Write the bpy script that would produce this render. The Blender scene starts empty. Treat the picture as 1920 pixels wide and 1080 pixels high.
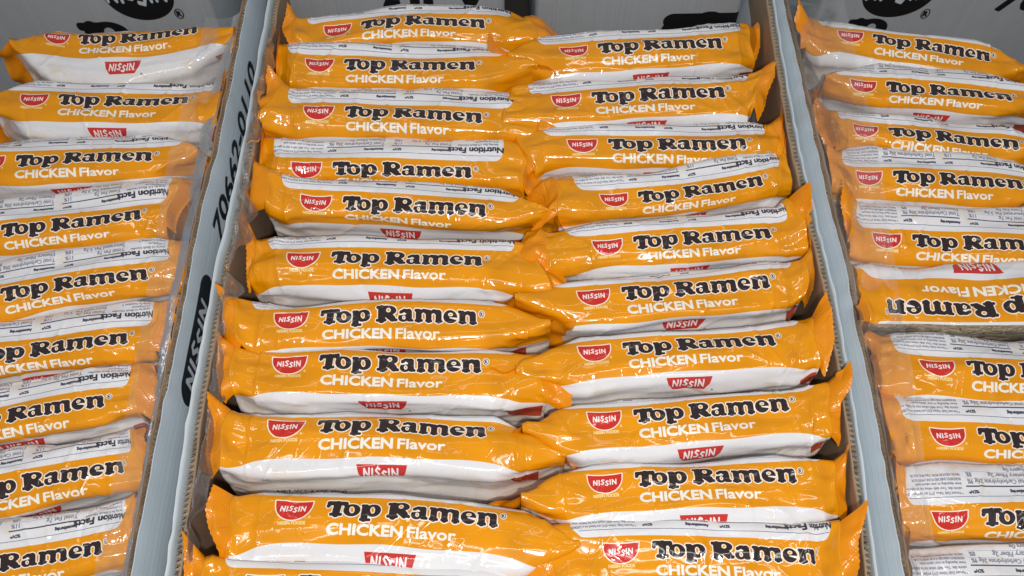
import bpy, math, random
import numpy as np
from mathutils import Matrix, Vector

sc = bpy.context.scene
COL = sc.collection
CM = 0.01

# ------------------------------------------------------------------ camera
F_PX, PITCH, YAW, DIST = 1867.0, 61.1, -1.44, 0.475
cam_d = bpy.data.cameras.new("camera")
cam_d.sensor_width = 36.0
cam_d.lens = F_PX / 1920 * 36
cam_d.clip_start, cam_d.clip_end = 0.01, 50
cam = bpy.data.objects.new("camera", cam_d)
COL.objects.link(cam)
cam.rotation_euler = (math.radians(90 - PITCH), 0, math.radians(YAW))
RM = cam.rotation_euler.to_matrix()
FWD = RM @ Vector((0, 0, -1))
CAM = -DIST * FWD
cam.location = CAM
sc.camera = cam

# ------------------------------------------------------------------ light: a shop's ceiling tubes, dim room around
world = bpy.data.worlds.new("World"); sc.world = world; world.use_nodes = True
bg = world.node_tree.nodes["Background"]
bg.inputs[0].default_value = (0.80, 0.88, 1.0, 1); bg.inputs[1].default_value = 0.24

def lamp(name, loc, target, sx, sy, power, color):
    d = bpy.data.lights.new(name, 'AREA'); d.shape = 'RECTANGLE'; d.size = sx; d.size_y = sy
    d.energy = power; d.color = color
    o = bpy.data.objects.new(name, d); COL.objects.link(o); o.location = loc
    o.rotation_euler = (Vector(target) - Vector(loc)).to_track_quat('-Z', 'Y').to_euler()
    return o
lamp("tube_lamp", (0.04, -0.24, 0.80), (0, -0.08, 0), 0.80, 0.035, 1.6, (1.0, 0.98, 0.95))
lamp("tube_lamp", (-0.10, 0.55, 1.25), (0, 0, 0), 1.1, 0.04, 0.7, (0.92, 0.97, 1.0))
lamp("light_panel", (0.0, -0.60, 1.20), (0, -0.05, 0), 1.4, 0.5, .9, (0.97, 0.98, 1.0))
lamp("flash_lamp", (0.02, -0.30, 0.50), (0, -0.04, 0), 0.03, 0.015, 1.9, (1.0, 0.97, 0.93))

sc.view_settings.view_transform = 'Standard'
sc.view_settings.look = 'None'
sc.view_settings.exposure = 0.0
sc.view_settings.gamma = 1.0

# ------------------------------------------------------------------ helpers
def ray(px, py):
    return RM @ Vector(((px - 960) / F_PX, -(py - 540) / F_PX, -1.0))
def at(px, py, z=0.0):            # point of the photograph on a level plane
    d = ray(px, py); t = (z - CAM.z) / d.z
    return CAM + d * t
def atv(px, py, y):               # point of the photograph on an upright plane facing the aisle
    d = ray(px, py); t = (y - CAM.y) / d.y
    return CAM + d * t
def lin(c):
    return tuple((v / 12.92 if v <= 0.04045 else ((v + 0.055) / 1.055) ** 2.4) for v in c)

def mesh_obj(name, verts, faces, mat, parent=None, uv=None, smooth=True, mats=None, midx=None):
    me = bpy.data.meshes.new(name)
    verts = np.asarray(verts, dtype=np.float32)
    faces = np.asarray(faces, dtype=np.int32)
    n, k = len(faces), faces.shape[1]
    me.vertices.add(len(verts)); me.vertices.foreach_set("co", verts.ravel())
    me.loops.add(n * k); me.loops.foreach_set("vertex_index", faces.ravel())
    me.polygons.add(n); me.polygons.foreach_set("loop_start", np.arange(0, n * k, k, dtype=np.int32))
    try: me.polygons.foreach_set("loop_total", np.full(n, k, dtype=np.int32))
    except Exception: pass
    me.polygons.foreach_set("use_smooth", np.full(n, smooth, dtype=bool))
    if uv is not None:
        l = me.uv_layers.new(name="print")
        l.data.foreach_set("uv", np.asarray(uv, dtype=np.float32)[faces.ravel()].ravel())
    for m in (mats or [mat]): me.materials.append(m)
    if midx is not None: me.polygons.foreach_set("material_index", np.asarray(midx, dtype=np.int32))
    me.update(calc_edges=True); me.validate()
    o = bpy.data.objects.new(name, me); COL.objects.link(o)
    if parent: o.parent = parent
    return o
def grid_faces(nu, nv, flip=False):
    i, j = np.meshgrid(np.arange(nu - 1), np.arange(nv - 1), indexing='ij')
    a = (i * nv + j).ravel()
    f = np.stack([a, a + nv, a + nv + 1, a + 1], 1)
    return f[:, ::-1] if flip else f
def thing(name, label, cat, loc=(0, 0, 0), group=None):
    o = bpy.data.objects.new(name, None); COL.objects.link(o); o.location = loc
    o.empty_display_size = 0.02
    o['label'] = label; o['category'] = cat
    if group: o['group'] = group
    return o

# ------------------------------------------------------------------ flat print, drawn here from strokes and type
class Canvas:
    def __init__(s, w, h, x0, y0, pp, bgc):
        s.pp, s.x0, s.y0 = pp, x0, y0
        s.W, s.H = int(round(w * pp)), int(round(h * pp))
        s.a = np.empty((s.H, s.W, 3), np.float32); s.a[:] = bgc
    def win(s, bx0, by0, bx1, by1):
        i0 = max(0, int((bx0 - s.x0) * s.pp) - 2); i1 = min(s.W, int((bx1 - s.x0) * s.pp) + 3)
        j0 = max(0, int((by0 - s.y0) * s.pp) - 2); j1 = min(s.H, int((by1 - s.y0) * s.pp) + 3)
        return i0, i1, j0, j1
    def sdf(s, fn, box, col, grow=0.0, alpha=1.0):
        i0, i1, j0, j1 = s.win(*box)
        if i1 <= i0 or j1 <= j0: return
        X = s.x0 + (np.arange(i0, i1) + .5) / s.pp; Y = s.y0 + (np.arange(j0, j1) + .5) / s.pp
        X, Y = np.meshgrid(X, Y)
        m = np.clip(0.5 - (fn(X, Y) - grow) * s.pp, 0, 1)[..., None] * alpha
        s.a[j0:j1, i0:i1] = s.a[j0:j1, i0:i1] * (1 - m) + np.array(col, np.float32) * m
    def tris(s, T, col, bold=0.0, alpha=1.0):
        SS = 3; pp = s.pp * SS
        mn = T.reshape(-1, 2).min(0) - bold - .02; mx = T.reshape(-1, 2).max(0) + bold + .02
        i0, i1, j0, j1 = s.win(mn[0], mn[1], mx[0], mx[1])
        if i1 <= i0 or j1 <= j0: return
        w, h = (i1 - i0) * SS, (j1 - j0) * SS
        M = np.zeros((h, w), bool)
        P = np.empty_like(T); P[..., 0] = (T[..., 0] - s.x0) * pp - i0 * SS; P[..., 1] = (T[..., 1] - s.y0) * pp - j0 * SS
        for t in P:
            x0, y0 = np.floor(t.min(0)).astype(int); x1, y1 = np.ceil(t.max(0)).astype(int) + 1
            x0 = max(x0, 0); y0 = max(y0, 0); x1 = min(x1, w); y1 = min(y1, h)
            if x1 <= x0 or y1 <= y0: continue
            X, Y = np.meshgrid(np.arange(x0, x1) + .5, np.arange(y0, y1) + .5)
            (ax, ay), (bx, by), (cx, cy) = t
            e0 = (bx - ax) * (Y - ay) - (by - ay) * (X - ax)
            e1 = (cx - bx) * (Y - by) - (cy - by) * (X - bx)
            e2 = (ax - cx) * (Y - cy) - (ay - cy) * (X - cx)
            M[y0:y1, x0:x1] |= ((e0 >= 0) & (e1 >= 0) & (e2 >= 0)) | ((e0 <= 0) & (e1 <= 0) & (e2 <= 0))
        r = int(round(bold * pp))
        if r > 0:
            N = M.copy()
            for dx in range(-r, r + 1):
                for dy in range(-r, r + 1):
                    if dx * dx + dy * dy > r * r + .5 or (dx == 0 and dy == 0): continue
                    N[max(0, dy):h + min(0, dy), max(0, dx):w + min(0, dx)] |= M[max(0, -dy):h + min(0, -dy), max(0, -dx):w + min(0, -dx)]
            M = N
        m = M.reshape(h // SS, SS, w // SS, SS).mean((1, 3))[..., None] * alpha
        s.a[j0:j1, i0:i1] = s.a[j0:j1, i0:i1] * (1 - m) + np.array(col, np.float32) * m
    def image(s, name, data=False):
        im = bpy.data.images.new(name, s.W, s.H, alpha=False, is_data=data)
        px = np.ones((s.H, s.W, 4), np.float32); px[..., :3] = np.clip(s.a, 0, 1)
        im.pixels.foreach_set(px.ravel()); im.update(); im.pack()
        return im

_txt = {}
def text_tris(body):
    if body not in _txt:
        cu = bpy.data.curves.new("t", 'FONT'); cu.body = body; cu.resolution_u = 3
        o = bpy.data.objects.new("t", cu); COL.objects.link(o)
        bpy.context.view_layer.update()
        ev = o.evaluated_get(bpy.context.evaluated_depsgraph_get()); me = ev.to_mesh()
        me.calc_loop_triangles()
        v = np.array([(q.co.x, q.co.y) for q in me.vertices], np.float32)
        t = np.array([list(q.vertices) for q in me.loop_triangles], np.int32)
        T = v[t] if len(t) else np.zeros((0, 3, 2), np.float32)
        ev.to_mesh_clear(); bpy.data.objects.remove(o); bpy.data.curves.remove(cu)
        _txt[body] = T
    return _txt[body]
def text(cv, body, x, y, width, height, col, bold=0.0, turn=False, alpha=1.0, slant=0.0):
    """x,y: lower left corner of the words as they are read; turn: upside-down, x,y then the upper right"""
    T = text_tris(body).copy()
    if not len(T): return
    mn = T.reshape(-1, 2).min(0); mx = T.reshape(-1, 2).max(0)
    cap = 0.70
    T[..., 0] = (T[..., 0] - mn[0]) / (mx[0] - mn[0]) * width
    T[..., 1] = T[..., 1] / cap * height
    T[..., 0] += slant * T[..., 1]
    if turn: T = -T
    T[..., 0] += x; T[..., 1] += y
    cv.tris(T, col, bold, alpha)

def cap(x0, y0, x1, y1, r0, r1=None):
    r1 = r0 if r1 is None else r1
    def f(X, Y):
        dx, dy = x1 - x0, y1 - y0; L = dx * dx + dy * dy
        t = np.clip(((X - x0) * dx + (Y - y0) * dy) / (L if L else 1), 0, 1)
        return np.hypot(X - x0 - t * dx, Y - y0 - t * dy) - (r0 + (r1 - r0) * t)
    return f
def ell(cx, cy, rx, ry, a=0.0):
    c, s_ = math.cos(math.radians(a)), math.sin(math.radians(a))
    def f(X, Y):
        x = (X - cx) * c + (Y - cy) * s_; y = -(X - cx) * s_ + (Y - cy) * c
        k = np.hypot(x / rx, y / ry); g = np.hypot(x / rx ** 2, y / ry ** 2)
        return np.where(g > 1e-9, k * (k - 1) / np.maximum(g, 1e-9), -min(rx, ry))
    return f
def union(*fs):
    def f(X, Y):
        d = fs[0](X, Y)
        for g in fs[1:]: d = np.minimum(d, g(X, Y))
        return d
    return f
def minus(a, *bs):
    def f(X, Y):
        d = a(X, Y)
        for b in bs: d = np.maximum(d, -b(X, Y))
        return d
    return f
def poly(pts):
    pts = [tuple(p) for p in pts]
    def f(X, Y):
        ins = np.zeros(X.shape, bool); d = np.full(X.shape, 1e9)
        for (ax, ay), (bx, by) in zip(pts, pts[1:] + pts[:1]):
            dx, dy = bx - ax, by - ay; t = np.clip(((X - ax) * dx + (Y - ay) * dy) / (dx * dx + dy * dy), 0, 1)
            d = np.minimum(d, np.hypot(X - ax - t * dx, Y - ay - t * dy))
            c = ((ay > Y) != (by > Y))
            if ay != by: ins ^= c & (X < (bx - ax) * (Y - ay) / (by - ay) + ax)
        return np.where(ins, -d, d)
    return f
def xf(f, ox, oy, k, ky=None, slant=0.0):
    ky = k if ky is None else ky
    return lambda X, Y: f((X - ox) / k - slant * (Y - oy) / ky, (Y - oy) / ky) * min(k, ky)

# soft fat serif letters; units: title is 1622 wide, capitals 150 high
def bar(x0, y0, x1, y1, r):
    def f(X, Y):
        qx = np.abs(X - (x0 + x1) / 2) - (x1 - x0) / 2 + r; qy = np.abs(Y - (y0 + y1) / 2) - (y1 - y0) / 2 + r
        return np.hypot(np.maximum(qx, 0), np.maximum(qy, 0)) + np.minimum(np.maximum(qx, qy), 0) - r
    return f
G_T = union(cap(30, 128, 186, 128, 23), cap(24, 98, 36, 126, 19, 22), cap(192, 104, 182, 128, 21, 22), cap(110, 118, 104, 22, 38, 36), bar(44, 0, 166, 30, 13))
G_o = minus(ell(250, 62, 80, 63), ell(250, 64, 25, 36, 16))
G_p = minus(union(cap(376, 92, 374, -14, 35, 33), cap(348, 112, 380, 106, 15, 18), ell(450, 64, 74, 63), bar(330, -38, 438, -12, 12)), ell(446, 65, 22, 34, 10))
G_R = minus(union(cap(640, 122, 640, 22, 38), bar(582, 122, 700, 154, 14), bar(640, 66, 712, 154, 20), ell(706, 110, 84, 46), cap(694, 76, 750, 32, 36, 33), cap(750, 24, 790, 18, 22, 15), bar(580, 0, 692, 30, 13)), ell(708, 112, 24, 21, 0))
G_a = minus(union(ell(862, 40, 53, 41), cap(836, 94, 870, 112, 17, 16), cap(870, 112, 916, 96, 16, 28), cap(918, 96, 920, 34, 32), cap(922, 18, 956, 15, 17, 13)), ell(868, 42, 18, 20, 8), cap(830, 72, 884, 78, 7))
def _arch(a, b): return union(cap(a, 90, (a + b) / 2, 112, 17, 17), cap((a + b) / 2, 112, b, 94, 17, 30))
G_m = union(cap(1020, 96, 1020, 22, 31), cap(990, 114, 1022, 108, 15, 17), bar(978, 0, 1066, 27, 12), _arch(1024, 1120), cap(1122, 94, 1122, 20, 30), bar(1086, 0, 1160, 27, 12), _arch(1126, 1222), cap(1224, 94, 1224, 20, 31), bar(1188, 0, 1266, 27, 12))
G_e = minus(ell(1344, 62, 72, 64), ell(1346, 86, 25, 17, 6), cap(1340, 56, 1440, 44, 5, 14))
G_n = union(cap(1468, 96, 1468, 22, 32), cap(1436, 114, 1470, 108, 15, 17), bar(1426, 0, 1512, 27, 12), _arch(1474, 1570), cap(1574, 94, 1576, 20, 33), bar(1538, 0, 1620, 27, 12))
TITLE = union(G_T, G_o, G_p, G_R, G_a, G_m, G_e, G_n)
# bowl emblem letters; units: word 460 wide, 100 high
def _S(x, y): return [cap(x + 58, y + 88, x + 30, y + 98, 11), cap(x + 30, y + 98, x + 10, y + 76, 11), cap(x + 10, y + 76, x + 50, y + 34, 12), cap(x + 50, y + 34, x + 34, y + 8, 11), cap(x + 34, y + 8, x - 4, y + 16, 11)]
WORD = union(cap(8, 5, 12, 92, 11), cap(14, 92, 70, 6, 12), cap(70, 6, 76, 98, 11), cap(112, 2, 116, 94, 12),
             *_S(152, 6), *_S(232, -22), cap(324, 2, 326, 94, 12), cap(366, 4, 368, 98, 11), cap(370, 94, 432, 6, 12), cap(432, 6, 436, 98, 11))
def bowl_pts(w, h, sag=0.06, n=14):
    top = [(-w / 2 + w * i / n, -sag * h * math.sin(math.pi * i / n)) for i in range(n + 1)]
    bot = [(w / 2 * math.cos(math.pi * i / n) * (1 - .04 * math.sin(math.pi * i / n)), -h * math.sin(math.pi * i / n) ** .75) for i in range(1, n)]
    return top + bot
def bowl(cv, cx, cy, w, h, col, edge=None, word=(1, 1, 1), we=.05):
    f = poly([(cx + x, cy + y) for x, y in bowl_pts(w, h)])
    box = (cx - w, cy - 1.5 * h, cx + w, cy + h)
    if edge is not None: cv.sdf(f, box, edge, we)
    cv.sdf(f, box, col)
    k = w * .70 / 460
    cv.sdf(xf(WORD, cx - w * .345, cy - h * .56, k, k * 1.0), box, word)

ORANGE = (0.918, 0.592, 0.03); INK = (0.205, 0.155, 0.15); RED = (0.81, 0.20, 0.15); WHITE = (0.915, 0.905, 0.91)
CREAM = (1.0, 0.955, 0.90)
LEN, SPAN = 13.2, 9.0
def make_label():
    cv = Canvas(LEN, SPAN, 0, -SPAN / 2, 150, WHITE)
    X, Y = np.meshgrid((np.arange(cv.W) + .5) / cv.pp, -SPAN / 2 + (np.arange(cv.H) + .5) / cv.pp)
    rng = np.random.default_rng(3)
    # noodles faintly seen through the white film
    def field(n0, n1):
        g = rng.standard_normal((n1, n0)); fy = np.linspace(0, n1 - 1.001, cv.H); fx = np.linspace(0, n0 - 1.001, cv.W)
        iy, ix = fy.astype(int), fx.astype(int); ty = (fy - iy)[:, None]; tx = (fx - ix)[None]
        ty = ty * ty * (3 - 2 * ty); tx = tx * tx * (3 - 2 * tx)
        return (g[iy][:, ix] * (1 - ty) + g[iy + 1][:, ix] * ty) * (1 - tx) + (g[iy][:, ix + 1] * (1 - ty) + g[iy + 1][:, ix + 1] * ty) * tx
    tan = np.clip(field(26, 14) * .5 + field(60, 40) * .35 - .25, 0, 1) * np.clip((np.abs(Y + .1) - 1.0) / 1.0, 0, 1) + .75 * np.clip((-Y - 1.35) / 1.5, 0, 1) * np.clip(.75 + .3 * field(30, 18), .2, 1.3)
    cv.a = cv.a * (1 - .42 * tan[..., None]) + np.array((.86, .78, .66)) * .42 * tan[..., None]
    # the orange band, spreading over both ends
    end = np.minimum(X, LEN - X)
    up = 1.0 + np.where(end < .75, 9.0, 0) + np.exp(-np.maximum(end - .75, 0) / .12) * .5
    lo = -1.0 - .55 * np.exp(-(end / 1.1) ** 2) - .03 * np.sin(X * 1.7)
    m = np.clip(.5 + np.minimum(up - Y, Y - lo) * cv.pp, 0, 1)[..., None]
    o = np.array(ORANGE) * (1 + .02 * field(18, 12)[..., None])
    cv.a = cv.a * (1 - m) + o * m
    # title
    k = 7.0 / 1622; ky = k * 1.06
    for w_, c_ in ((10 * k, CREAM), (0, INK)):
        cv.sdf(xf(TITLE, 3.94, .08, k, ky), (3.6, -.5, 11.2, 1.1), c_, w_)
    ring = minus(ell(11.13, .56, .115, .125), ell(11.13, .56, .088, .098))
    cv.sdf(ell(11.13, .56, .15, .16), (10.9, .3, 11.4, .8), CREAM)
    cv.sdf(ring, (10.9, .3, 11.4, .8), INK); text(cv, "R", 11.085, .50, .09, .12, INK, .01)
    text(cv, "CHICKEN", 4.12, -.63, 3.02, .41, (.97, .95, .90), .026)
    text(cv, "Flavor", 7.36, -.63, 1.92, .41, (.97, .95, .90), .018)
    bowl(cv, 2.66, .72, 1.5, .82, RED, CREAM, (1, .95, .93), .045)
    text(cv, "R", 3.33, -.02, .08, .09, (.98, .86, .6), .008)
    text(cv, "NISSIN FOODS", 2.12, -.28, 1.1, .13, (.97, .85, .58), .012)
    # white side towards the aisle
    f = poly([(5.72, -1.22), (7.78, -1.22), (7.66, -1.75), (7.45, -2.12), (6.05, -2.12), (5.84, -1.75)])
    cv.sdf(f, (5.4, -2.8, 8.1, -1.3), (.80, .22, .19), .02)
    cv.sdf(xf(WORD, 6.0, -1.92, .0032, .0048), (5.8, -2.6, 7.7, -1.4), (.97, .93, .92))
    text(cv, "R", 7.80, -2.26, .1, .12, (.5, .45, .45), .008)
    cv.sdf(poly([(12.0, -1.9), (13.1, -1.75), (13.1, -2.75), (12.25, -2.8)]), (11.6, -3.2, 13.2, -1.5), (.72, .30, .22), .03)
    text(cv, "NET WT 3 OZ (85g)", 2.2, -3.6, 2.9, .22, (.35, .3, .32), .012)
    # nutrition side, read from behind: everything upside-down
    G = (.30, .30, .37); LT = (.56, .56, .61)
    def rule(x0, x1, y, w, c=G): cv.sdf(poly([(x0, y - w), (x1, y - w), (x1, y + w), (x0, y + w)]), (x0 - .2, y - .3, x1 + .2, y + .3), c)
    rule(.9, 12.35, 1.30, .012, (.30, .34, .48))
    for x0, x1, rows in ((3.55, 6.45, (("Total Carbohydrate 26g", "9%"), ("Dietary Fiber 2g", "8%"), ("Sugars 0g", ""), ("Protein 5g", ""))),
                         (6.85, 9.85, (("Total Fat 7g", "11%"), ("Saturated Fat 3.5g", "18%"), ("Trans Fat 0g", ""), ("Cholesterol 0mg", "0%")))):
        text(cv, "Amount/serving", x1, 1.58, .98, .14, G, .016, True); text(cv, "%DV*", x0 + .5, 1.58, .42, .14, G, .014, True)
        rule(x0, x1, 1.76, .030)
        y = 2.06
        for nm, v in rows:
            text(cv, nm, x1, y, .112 * len(nm), .19, LT, .012, True)
            if v: text(cv, v, x0 + .1 + .12 * len(v), y, .12 * len(v), .19, LT, .014, True)
            rule(x0, x1, y + .05, .007, (.6, .6, .65)); y += .31
    text(cv, "Nutrition Facts", 12.45, 1.76, 2.75, .31, (.24, .23, .27), .022, True)
    for i, t in enumerate(("Serving Size 1/2 Block Noodles", "(1.5 oz/42g/about", "Servings Per Container 2", "Calories 190")):
        text(cv, t, 12.2, 1.98 + .2 * i, .068 * len(t), .12, LT, .008, True)
    for i, t in enumerate(("* Percent Daily Values (DV) are based on a 2,000", "calorie diet. Your daily values may be higher or", "lower depending on your calorie needs.", "INGREDIENTS: ENRICHED FLOUR (WHEAT FLOUR,", "NIACIN, REDUCED IRON, THIAMINE), PALM OIL,")):
        text(cv, t, 3.35, 1.52 + .2 * i, .054 * len(t), .115, LT, .006, True)
    return cv.image("wrapper_print")
LABEL = make_label()

def make_creases(n=1024):
    rng = np.random.default_rng(11); a = np.zeros((n, n), np.float32)
    for _ in range(95):
        cx, cy = rng.random(2) * n; ang = rng.normal(math.pi / 2, .9) if rng.random() < .6 else rng.random() * math.pi
        L = rng.uniform(40, 210); w = rng.uniform(2, 7); amp = rng.uniform(.25, 1) * (1 if rng.random() < .65 else -1)
        R = int(L + 4 * w); xs = np.arange(-R, R)
        X, Y = np.meshgrid(xs, xs); c, s = math.cos(ang), math.sin(ang)
        t = X * c + Y * s; d = -X * s + Y * c + .0005 * rng.normal() * t * t
        p = amp * np.exp(-np.abs(d) / w) * np.clip(1 - np.abs(t) / L, 0, 1)
        ix = (int(cx) + xs) % n; iy = (int(cy) + xs) % n
        a[np.ix_(iy, ix)] += p
    a = (a - a.min()) / (a.max() - a.min())
    im = bpy.data.images.new("film_creases", n, n, alpha=False, float_buffer=True, is_data=True)
    px = np.ones((n, n, 4), np.float32); px[..., :3] = a[..., None]
    im.pixels.foreach_set(px.ravel()); im.update(); im.pack()
    return im
CREASES = make_creases()

# ------------------------------------------------------------------ materials
def new_mat(name):
    m = bpy.data.materials.new(name); m.use_nodes = True
    nt = m.node_tree; return m, nt.nodes, nt.links, nt.nodes["Principled BSDF"]
def film_bump(N, L, B, scale=(2.2, 1.5), strength=.34, dist=.0009):
    uv = N.new('ShaderNodeUVMap'); oi = N.new('ShaderNodeObjectInfo')
    mp = N.new('ShaderNodeMapping'); mp.inputs['Scale'].default_value = (scale[0], scale[1], 1)
    cm = N.new('ShaderNodeCombineXYZ'); mu = N.new('ShaderNodeMath'); mu.operation = 'MULTIPLY'; mu.inputs[1].default_value = 17.3
    L.new(oi.outputs['Random'], mu.inputs[0]); L.new(mu.outputs[0], cm.inputs[0]); L.new(oi.outputs['Random'], cm.inputs[1])
    L.new(cm.outputs[0], mp.inputs['Location']); L.new(uv.outputs[0], mp.inputs['Vector'])
    im = N.new('ShaderNodeTexImage'); im.image = CREASES; im.interpolation = 'Cubic'; L.new(mp.outputs[0], im.inputs[0])
    b = N.new('ShaderNodeBump'); b.inputs['Strength'].default_value = strength; b.inputs['Distance'].default_value = dist
    L.new(im.outputs[0], b.inputs['Height'])
    tc = N.new('ShaderNodeTexCoord'); nz = N.new('ShaderNodeTexNoise'); nz.inputs['Scale'].default_value = 110; nz.inputs['Detail'].default_value = 2
    L.new(tc.outputs['Object'], nz.inputs['Vector'])
    b2 = N.new('ShaderNodeBump'); b2.inputs['Strength'].default_value = .05; b2.inputs['Distance'].default_value = .0005
    L.new(nz.outputs[0], b2.inputs['Height']); L.new(b.outputs[0], b2.inputs['Normal'])
    L.new(b2.outputs[0], B.inputs['Normal'])
    return b2
def wrapper_material():
    m, N, L, B = new_mat("printed_film")
    uv = N.new('ShaderNodeUVMap'); im = N.new('ShaderNodeTexImage'); im.image = LABEL; im.extension = 'EXTEND'
    L.new(uv.outputs[0], im.inputs[0]); L.new(im.outputs[0], B.inputs['Base Color'])
    B.inputs['Roughness'].default_value = .11; B.inputs['Specular IOR Level'].default_value = .55
    film_bump(N, L, B)
    return m
M_WRAP = wrapper_material()
def seal_material():
    m, N, L, B = new_mat("crimped_film")
    B.inputs['Base Color'].default_value = (*lin((.92, .56, .035)), 1)
    B.inputs['Roughness'].default_value = .22
    uv = N.new('ShaderNodeUVMap'); sp = N.new('ShaderNodeSeparateXYZ'); L.new(uv.outputs[0], sp.inputs[0])
    hs = []
    for k, fr in ((0, 2 * math.pi / .12), (1, 2 * math.pi / .12)):
        a = N.new('ShaderNodeMath'); a.operation = 'MULTIPLY'; a.inputs[1].default_value = fr; L.new(sp.outputs[k], a.inputs[0])
        s = N.new('ShaderNodeMath'); s.operation = 'SINE'; L.new(a.outputs[0], s.inputs[0]); hs.append(s)
    ad = N.new('ShaderNodeMath'); ad.operation = 'MULTIPLY'; L.new(hs[0].outputs[0], ad.inputs[0]); L.new(hs[1].outputs[0], ad.inputs[1])
    last = film_bump(N, L, B, (.25, .25), .5, .0014)
    b = N.new('ShaderNodeBump'); b.inputs['Strength'].default_value = .13; b.inputs['Distance'].default_value = .0003
    L.new(ad.outputs[0], b.inputs['Height']); L.new(last.outputs[0], b.inputs['Normal']); L.new(b.outputs[0], B.inputs['Normal'])
    return m
M_SEAL = seal_material()
def board_material(name, col, var=.10, scale=60, stretch=(1, 1, 1), rough=.75, img=None, bump=.15):
    m, N, L, B = new_mat(name)
    tc = N.new('ShaderNodeTexCoord'); mp = N.new('ShaderNodeMapping'); mp.inputs['Scale'].default_value = stretch
    L.new(tc.outputs['Object'], mp.inputs[0])
    nz = N.new('ShaderNodeTexNoise'); nz.inputs['Scale'].default_value = scale; nz.inputs['Detail'].default_value = 6; nz.inputs['Roughness'].default_value = .65
    L.new(mp.outputs[0], nz.inputs[0])
    mx = N.new('ShaderNodeMix'); mx.data_type = 'RGBA'; mx.blend_type = 'MULTIPLY'
    rp = N.new('ShaderNodeMapRange'); rp.inputs[3].default_value = 1 - var * 2; rp.inputs[4].default_value = 1 + var * 2
    L.new(nz.outputs[0], rp.inputs[0]); mx.inputs[0].default_value = 1.0
    L.new(rp.outputs[0], mx.inputs[7])
    if img:
        uv = N.new('ShaderNodeUVMap'); im = N.new('ShaderNodeTexImage'); im.image = img; im.extension = 'EXTEND'
        L.new(uv.outputs[0], im.inputs[0]); L.new(im.outputs[0], mx.inputs[6])
    else: mx.inputs[6].default_value = (*col, 1)
    n2 = N.new('ShaderNodeTexNoise'); n2.inputs['Scale'].default_value = 14; n2.inputs['Detail'].default_value = 8; n2.inputs['Roughness'].default_value = .75; L.new(tc.outputs['Object'], n2.inputs[0])
    r2 = N.new('ShaderNodeMapRange'); r2.inputs[1].default_value = .52; r2.inputs[2].default_value = .75; r2.inputs[3].default_value = 0; r2.inputs[4].default_value = .45; L.new(n2.outputs[0], r2.inputs[0])
    m2 = N.new('ShaderNodeMix'); m2.data_type = 'RGBA'; m2.blend_type = 'MULTIPLY'; L.new(r2.outputs[0], m2.inputs[0]); L.new(mx.outputs[2], m2.inputs[6]); m2.inputs[7].default_value = (.80, .74, .66, 1)
    L.new(m2.outputs[2], B.inputs['Base Color'])
    B.inputs['Roughness'].default_value = rough
    b = N.new('ShaderNodeBump'); b.inputs['Strength'].default_value = bump; b.inputs['Distance'].default_value = .0006
    L.new(nz.outputs[0], b.inputs['Height']); L.new(b.outputs[0], B.inputs['Normal'])
    return m
M_KRAFT = board_material("kraft_board", (.36, .25, .16), .12, 55, (1, .3, 1))
M_FLUTE = board_material("kraft_fluting", (.34, .26, .18), .18, 220)
M_SHELF = board_material("dark_shelf", (.05, .045, .04), .1, 30)
M_BLACK = board_material("dark_gap", (.012, .012, .014), .1, 30)
def clear_material(name="clear_film", gloss=.75, milk=.03, rough=.07):
    m, N, L, B = new_mat(name)
    out = N["Material Output"]
    tr = N.new('ShaderNodeBsdfTransparent'); tr.inputs[0].default_value = (.975, .98, .985, 1)
    gl = N.new('ShaderNodeBsdfGlossy'); gl.inputs['Roughness'].default_value = rough
    tc = N.new('ShaderNodeTexCoord'); nz = N.new('ShaderNodeTexNoise'); nz.inputs['Scale'].default_value = 60; nz.inputs['Detail'].default_value = 5
    mp = N.new('ShaderNodeMapping'); mp.inputs['Scale'].default_value = (1.6, .5, 1); L.new(tc.outputs['Object'], mp.inputs[0]); L.new(mp.outputs[0], nz.inputs[0])
    b = N.new('ShaderNodeBump'); b.inputs['Strength'].default_value = .5; b.inputs['Distance'].default_value = .003; L.new(nz.outputs[0], b.inputs['Height'])
    L.new(b.outputs[0], gl.inputs['Normal'])
    lw = N.new('ShaderNodeFresnel'); lw.inputs[0].default_value = 1.36; L.new(b.outputs[0], lw.inputs['Normal'])
    mx = N.new('ShaderNodeMixShader'); sc_ = N.new('ShaderNodeMath'); sc_.operation = 'MULTIPLY'; sc_.inputs[1].default_value = gloss; L.new(lw.outputs[0], sc_.inputs[0]); L.new(sc_.outputs[0], mx.inputs[0]); L.new(tr.outputs[0], mx.inputs[1]); L.new(gl.outputs[0], mx.inputs[2])
    df = N.new('ShaderNodeBsdfDiffuse'); df.inputs[0].default_value = (.85, .86, .88, 1); m2 = N.new('ShaderNodeMixShader'); m2.inputs[0].default_value = milk
    L.new(mx.outputs[0], m2.inputs[1]); L.new(df.outputs[0], m2.inputs[2]); L.new(m2.outputs[0], out.inputs['Surface'])
    return m
M_CLEAR = clear_material()
M_WRAPFILM = clear_material('stretched_film', .9, .07, .10)
M_TORN = clear_material('torn_film', 2.6, .10, .05)

# ------------------------------------------------------------------ setting: the shelf everything stands on
FLOOR_Z = -0.105
mesh_obj("shelf", [(-1.2, -1.0, FLOOR_Z), (1.2, -1.0, FLOOR_Z), (1.2, 1.2, FLOOR_Z), (-1.2, 1.2, FLOOR_Z)], [(0, 1, 2, 3)], M_SHELF)['kind'] = 'structure'

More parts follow.
